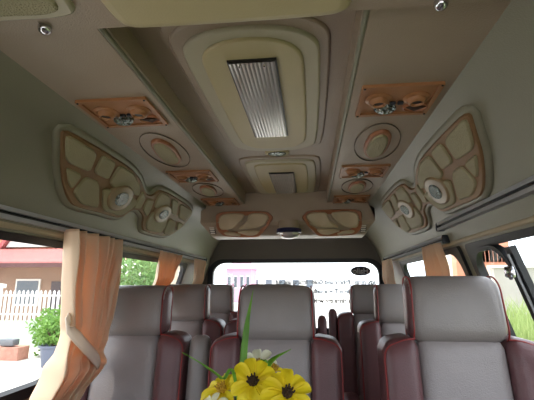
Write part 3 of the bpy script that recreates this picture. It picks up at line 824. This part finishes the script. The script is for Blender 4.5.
# lean-to tiled roof, corrugated
mb=MB(); nx=80; vs=[];fs=[]
for i in range(nx+1):
    for j in range(7):
        x=-17+i*(8.7/nx); y=14.6+j*.42
        vs.append(Vector((x,y,1.98+(j*.42)*.30+.05*abs(math.sin(i*PI/2.0))+( .035 if j%2 else 0)))-o)
for i in range(nx):
    for j in range(6): a=i*7+j; fs.append((a,a+1,a+8,a+7))
mb.add(vs,fs); rf=mb.build('porch_roof',mat('red_roof_tile',(168,98,94),.7,.12,6),t)
md=rf.modifiers.new('thick','SOLIDIFY'); md.thickness=.12
bx(-17,-8.3,14.5,14.62,1.82,1.98).build('fascia',mat('maroon_fascia',(88,50,50),.6),t,False)
orr=mat('orange_roof',(206,128,100),.7,.06,3)
for gx in (-16.2,-12.9,-10.0):
    g=MB(); W=1.25; a=[Vector((gx-W,17.5,2.9)),Vector((gx+W,17.5,2.9)),Vector((gx,17.5,4.7))]
    g.add([p-o for p in a]+[p+Vector((0,3,0))-o for p in a],[(0,1,2),(5,4,3),(0,3,4,1),(1,4,5,2),(2,5,3,0)]); gg=g.build('gable',white_m,t,False)
    for sx in (-1,1):
        r=MB(); ed=[Vector((gx,17.3,4.8)),Vector((gx+sx*(W+.35),17.3,2.45)),Vector((gx+sx*(W+.35),20.6,2.45)),Vector((gx,20.6,4.8))]
        r.hexa([p-o for p in ed],[p+Vector((sx*.12,0,.14))-o for p in ed]); r.build('gable_roof',tile if sx<0 else orr,gg,False)
slab([(-18,17.9,2.7),(-8.2,17.9,2.7),(-8.2,21,4.9),(-18,21,4.9)]).build('main_roof',orr,t,False)
for wx0 in (-14.2,-12.2):
    bx(wx0,wx0+1.1,15.94,16.02,.3,1.4).build('window_frame',white_m,t,False)
    bx(wx0+.08,wx0+1.02,15.92,15.96,.38,1.32).build('window_pane',mat('dark_glass',(90,100,110),.1),t,False)
bx(-10.6,-9.8,15.94,16.02,GZ,1.3).build('house_door',mat('dark_door',(70,60,66),.5),t,False)
tag(t,'house with red tiled porch roof and orange gables beyond the white fence','house')
# driveway and garden wall, white picket fence
t=empty('picket_fence',(-8.5,11.4,GZ)); o=Vector(t.location)
pale=mat('pale_green_wall',(176,190,170),.8,.05,2)
bx(-13,-5.6,11.35,11.5,GZ,.12).build('base_wall',pale,t,False)
for z in (.28,.82): bx(-13,-5.6,11.40,11.43,z,z+.05).build('fence_rail',white_m,t,False)
for k in range(52):
    x=-12.9+k*.14
    p=MB(); p.add([(x-o.x,-.02,.12-GZ),(x+.07-o.x,-.02,.12-GZ),(x+.07-o.x,-.02,.95-GZ),(x+.035-o.x,-.02,1.0-GZ),(x-o.x,-.02,.95-GZ)]+[(x-o.x,0.0,.12-GZ),(x+.07-o.x,0.0,.12-GZ),(x+.07-o.x,0.0,.95-GZ),(x+.035-o.x,0.0,1.0-GZ),(x-o.x,0.0,.95-GZ)],[(0,1,2,3,4),(9,8,7,6,5)]+[(i,(i+1)%5,(i+1)%5+5,i+5) for i in range(5)])
    p.build('picket',white_m,t,False)
for x in (-12.3,-9.42,-6.35):
    b=bx(x-.19,x+.19,11.2,11.6,GZ,1.05); b.rbox((x-o.x,0,1.12-GZ),(.52,.52,.14),.03,4); b.build('fence_post',white_m,t)
tag(t,'white picket fence with square posts on a pale green wall in front of the house','fence')
def bush(name,c,r,n,mt,lab,cat,leaf=.09,trunk=0,seed=1,group=None):
    rr=random.Random(seed); t=empty(name,c); mb=MB()
    for k in range(n):
        d=Vector((rr.gauss(0,1),rr.gauss(0,1),rr.gauss(0,1))).normalized(); f=rr.random()**.35
        lump=1+.35*noise.noise(d*2.2+Vector((seed,0,0)))
        p=Vector((d.x*r[0],d.y*r[1],r[2]+d.z*r[2]))*1.0; p=Vector((p.x*f*lump,p.y*f*lump,trunk+r[2]+(d.z*r[2])*f*lump))
        a=Vector((rr.gauss(0,1),rr.gauss(0,1),rr.gauss(0,1))).normalized()*leaf; b_=a.orthogonal().normalized()*leaf*.4
        b_.rotate(Matrix.Rotation(rr.uniform(0,6.28),3,a.normalized()))
        mb.add([p-a,p+b_,p+a,p-b_],[(0,1,2,3)])
    mb.build('foliage',mt,t,False)
    mb=MB(); hgt=trunk+r[2]
    for k in range(5 if trunk<.3 else 1):
        a=k*1.3; mb.tube([(0,0,-.0),(.1*r[0]*math.cos(a),.1*r[1]*math.sin(a),hgt*.5),(.45*r[0]*math.cos(a),.45*r[1]*math.sin(a),hgt*1.2)],[.03+trunk*.04]*2+[.01],6)
    mb.build('trunk',mat('bark',(96,78,60),.8),t)
    tag(t,lab,cat,group)
bl1=mat('shrub_leaf',(84,122,58),.6,0,4,trans=.3,rgb2=(120,160,70)); bl2=mat('tree_leaf',(96,128,84),.6,0,2,trans=.3,rgb2=(130,165,96))
p=U(47,345,1,9.8); bush('garden_shrub',(p.x,10.2,GZ),(.68,.5,.62),1500,bl1,'bright green leafy shrub in front of the white picket fence','shrub',.075)
p=U(54,345,1,9.0); bush('garden_shrub',(p.x+.05,8.9,GZ+.42),(.42,.40,.34),800,bl1,'green plant growing out of the blue plant pot','shrub',.06,seed=4)
t=empty('plant_pot',(p.x+.05,8.9,GZ)); mb=MB(); mb.lathe([(.20,0),(.26,.40),(.30,.42),(.30,.46),(.26,.46),(.25,.42),(.01,.41)],20); mb.build('pot_body',mat('blue_grey_pot',(92,98,116),.5),t)
tag(t,'blue grey round plant pot on the driveway by the shrub','plant pot')
p=U(28,346,1,9.6); t=empty('brick_planter',(p.x-.35,9.6,GZ)); mb=MB(); mb.box(-.5,.25,-.2,.2,0,.30); mb.build('planter_box',mat('pink_brick',(176,124,108),.8,.15,9),t,False)
mb=MB(); mb.rbox((-.15,-.02,.40),(.4,.24,.16),.03,4); mb.build('planter_trough',mat('grey_trough',(100,104,110),.6),t)
tag(t,'low pink brick planter on the driveway in front of the picket fence','planter')
# trees and buildings behind the left second window
p=U(133,275,1,13.5); bush('leafy_tree',(p.x,13.5,GZ),(1.15,1.1,1.15),2600,bl2,'green leafy tree seen through the middle left window','tree',.10,trunk=.7,seed=6)
p=U(128,268,1,20.5); bush('leafy_tree',(p.x-.4,23,GZ),(1.3,1.2,1.3),2000,bl2,'taller pale green tree just right of the big curtain','tree',.17,trunk=1.2,seed=9)
def building(name,x0,x1,y0,y1,h,mt,rm,lab,nwin=3,gable=True,colm=None):
    t=empty(name,((x0+x1)/2,(y0+y1)/2,GZ)); hx=(x1-x0)/2; hy=(y1-y0)/2
    MB().box(-hx,hx,-hy,hy,0,h).build('building_wall',mt,t,False)
    r=MB(); r.add([(-hx-.3,-hy-.4,h),(hx+.3,-hy-.4,h),(hx+.3,hy+.4,h),(-hx-.3,hy+.4,h),(-hx*.6,0,h+hy*.45),(hx*.6,0,h+hy*.45)],[(3,2,1,0),(0,1,5,4),(1,2,5),(2,3,4,5),(3,0,4)]); r.build('roof',rm,t,False)
    for k in range(nwin):
        x=-hx+(k+.5)*2*hx/nwin; w=hx/nwin*.55
        f=MB().box(x-w,x+w,-hy-.05,-hy+.05,h*.42,h*.8).build('window_frame',white_m,t,False)
        MB().box(x-w*.85,x+w*.85,-hy-.08,-hy-.04,h*.45,h*.77).build('window_pane',MATS['dark_glass'],f,False)
    tag(t,lab,'building'); return t
p0=U(150,290,1,26); building('pale_building',p0.x-2,p0.x+3.2,26,30,3.4,mat('cream_render',(214,200,178),.8,.04,1),mat('pinkish_roof',(196,130,120),.7,.1,3),'pale cream building seen between the left curtains')
p0=U(232,290,1,40); building('pink_building',p0.x-1.0,p0.x+1.6,42,46,3.4,mat('pink_render',(214,160,182),.8,.04,1),mat('pink_roof',(206,128,160),.7,.05,2),'small pink building seen low through the back window',4)
p0=U(276,290,1,50); building('white_building',p0.x-4,p0.x+5,54,58,3.2,white_m,mat('grey_roof',(170,166,176),.7,.05,2),'far white building seen low through the back window',5)
# right side: terracotta verandah, block wall, grass bank
def V(px,py,y): return U(px,py,1,y)
yb=13.0; a=V(474,290,yb).x; b_=V(560,290,yb).x; zt=V(500,236,yb).z; z1=V(500,247,yb).z; z2=V(500,262,yb).z; z3=V(500,268,yb).z
t=empty('verandah_building',((a+b_)/2,yb,GZ)); o=Vector(t.location)
ter=mat('terracotta_render',(206,140,112),.8,.05,2)
bx(a,V(511,290,yb).x,yb+1.2,yb+4,GZ,zt).build('building_wall',mat('pale_peach_render',(236,222,206),.8,.04,1),t,False)
b_=V(511,290,yb).x; bx(a-.2,b_,yb-.2,yb+1.3,z1,zt).build('verandah_beam',ter,t,False)
bx(a-.2,b_,yb-.05,yb+.1,z3,z2).build('verandah_rail',ter,t,False)
n=9
for k in range(n):
    x=a+(b_-a)*(k+.3)/n; bx(x-.11,x+.11,yb-.1,yb+.15,z2,z1).build('verandah_post',ter,t,False)
tag(t,'terracotta verandah with square posts seen through the nearest right window','building')
t=empty('block_wall',((a+b_)/2,10.2,GZ)); o=Vector(t.location); zz=V(500,268,10.2).z
bx(a-.6,b_,10.1,10.3,GZ,zz).build('wall_face',mat('grey_block',(184,178,168),.8,.1,2,.3,20),t,False)
bx(a-.65,b_,10.05,10.35,zz,zz+.06).build('coping',white_m,t,False)
tag(t,'grey block garden wall behind the tall grass on the right','wall')
p0=V(462,275,9.0); t=empty('terracotta_post',(p0.x,9.0,GZ)); mb=MB(); mb.box(-.14,.14,-.14,.14,0,3.0); mb.build('post_shaft',ter,t,False); mb=MB(); mb.box(-.19,.19,-.19,.19,0,.25); mb.build('post_foot',ter,t,False)
tag(t,'terracotta post seen beyond the right pillar next to the tan curtain','post')
# grassy bank (ground) and grass
mb=MB(); vs=[];fs=[]; nx,ny=20,16
def gh(x,y): return GZ+max(0,min(1,(y-1.6)/2.2))**1*1.05*max(0,min(1,(x-1.5)/1.0))+.03*noise.noise(Vector((x*2,y*2,0)))
for i in range(nx+1):
    for j in range(ny+1):
        x=1.3+i*.45; y=-5+j*.9; vs.append((x,y,gh(x,y)+.004))
for i in range(nx):
    for j in range(ny): q=i*(ny+1)+j; fs.append((q,q+1,q+ny+2,q+ny+1))
mb.add(vs,fs); struct(mb.build('ground_bank',mat('mossy_soil',(98,112,62),.9,.15,3)))
mb=MB(); rr=random.Random(11)
for k in range(9000):
    x=rr.uniform(1.5,6.5); y=rr.uniform(-.5,7.5); z=gh(x,y); h=rr.uniform(.25,.6)*(.5+.5*min(1,max(.2,(y-.5)/2))); a=rr.uniform(0,PI); w=.009; bend=Vector((rr.gauss(0,.12),rr.gauss(0,.12),0))*h*2
    s=Vector((math.cos(a),math.sin(a),0))*w; p=Vector((x,y,z)); m_=p+Vector((0,0,h*.6))+bend*.35; tp=p+Vector((0,0,h))+bend
    mb.add([p-s,p+s,m_+s*.7,m_-s*.7,tp],[(0,1,2,3),(3,2,4)])
o=mb.build('grass',mat('grass_blade',(134,154,92),.7,0,3,trans=.3,rgb2=(168,184,116)),None,False); tag(o,'tall green grass on the bank outside the right windows','grass',kind='stuff')
# ------------------------------------------------------------------ light
w=bpy.data.worlds.new('world'); S.world=w; w.use_nodes=True; nt=w.node_tree; bg=nt.nodes['Background']
sk=nt.nodes.new('ShaderNodeTexSky'); sk.sky_type='NISHITA'; sk.sun_disc=False; sk.sun_elevation=math.radians(58); sk.sun_rotation=math.radians(-60); sk.dust_density=3.0; sk.air_density=1.0
mx=nt.nodes.new('ShaderNodeMix'); mx.data_type='RGBA'; mx.inputs[0].default_value=.75; mx.inputs[7].default_value=(6.2,6.6,7.2,1)
sc_=nt.nodes.new('ShaderNodeVectorMath'); sc_.operation='SCALE'; sc_.inputs[3].default_value=.6
nt.links.new(sk.outputs[0],sc_.inputs[0]); nt.links.new(sc_.outputs[0],mx.inputs[6]); nt.links.new(mx.outputs[2],bg.inputs[0]); bg.inputs[1].default_value=1.0
sl=bpy.data.lights.new('sun','SUN'); sl.energy=9; sl.angle=math.radians(1.0); sl.color=(1,.96,.88)
so=bpy.data.objects.new('sun',sl); COL.objects.link(so)
sd=Vector((-.55,-.15,2.0)).normalized()      # towards the sun
so.rotation_euler=sd.to_track_quat('Z','Y').to_euler()
S.view_settings.view_transform='Standard'; S.view_settings.look='None'; S.view_settings.gamma=1; S.view_settings.use_curve_mapping=False
S.view_settings.exposure=-0.75
S.cycles.max_bounces=10; S.cycles.diffuse_bounces=6; S.cycles.transparent_max_bounces=16; S.cycles.sample_clamp_indirect=6
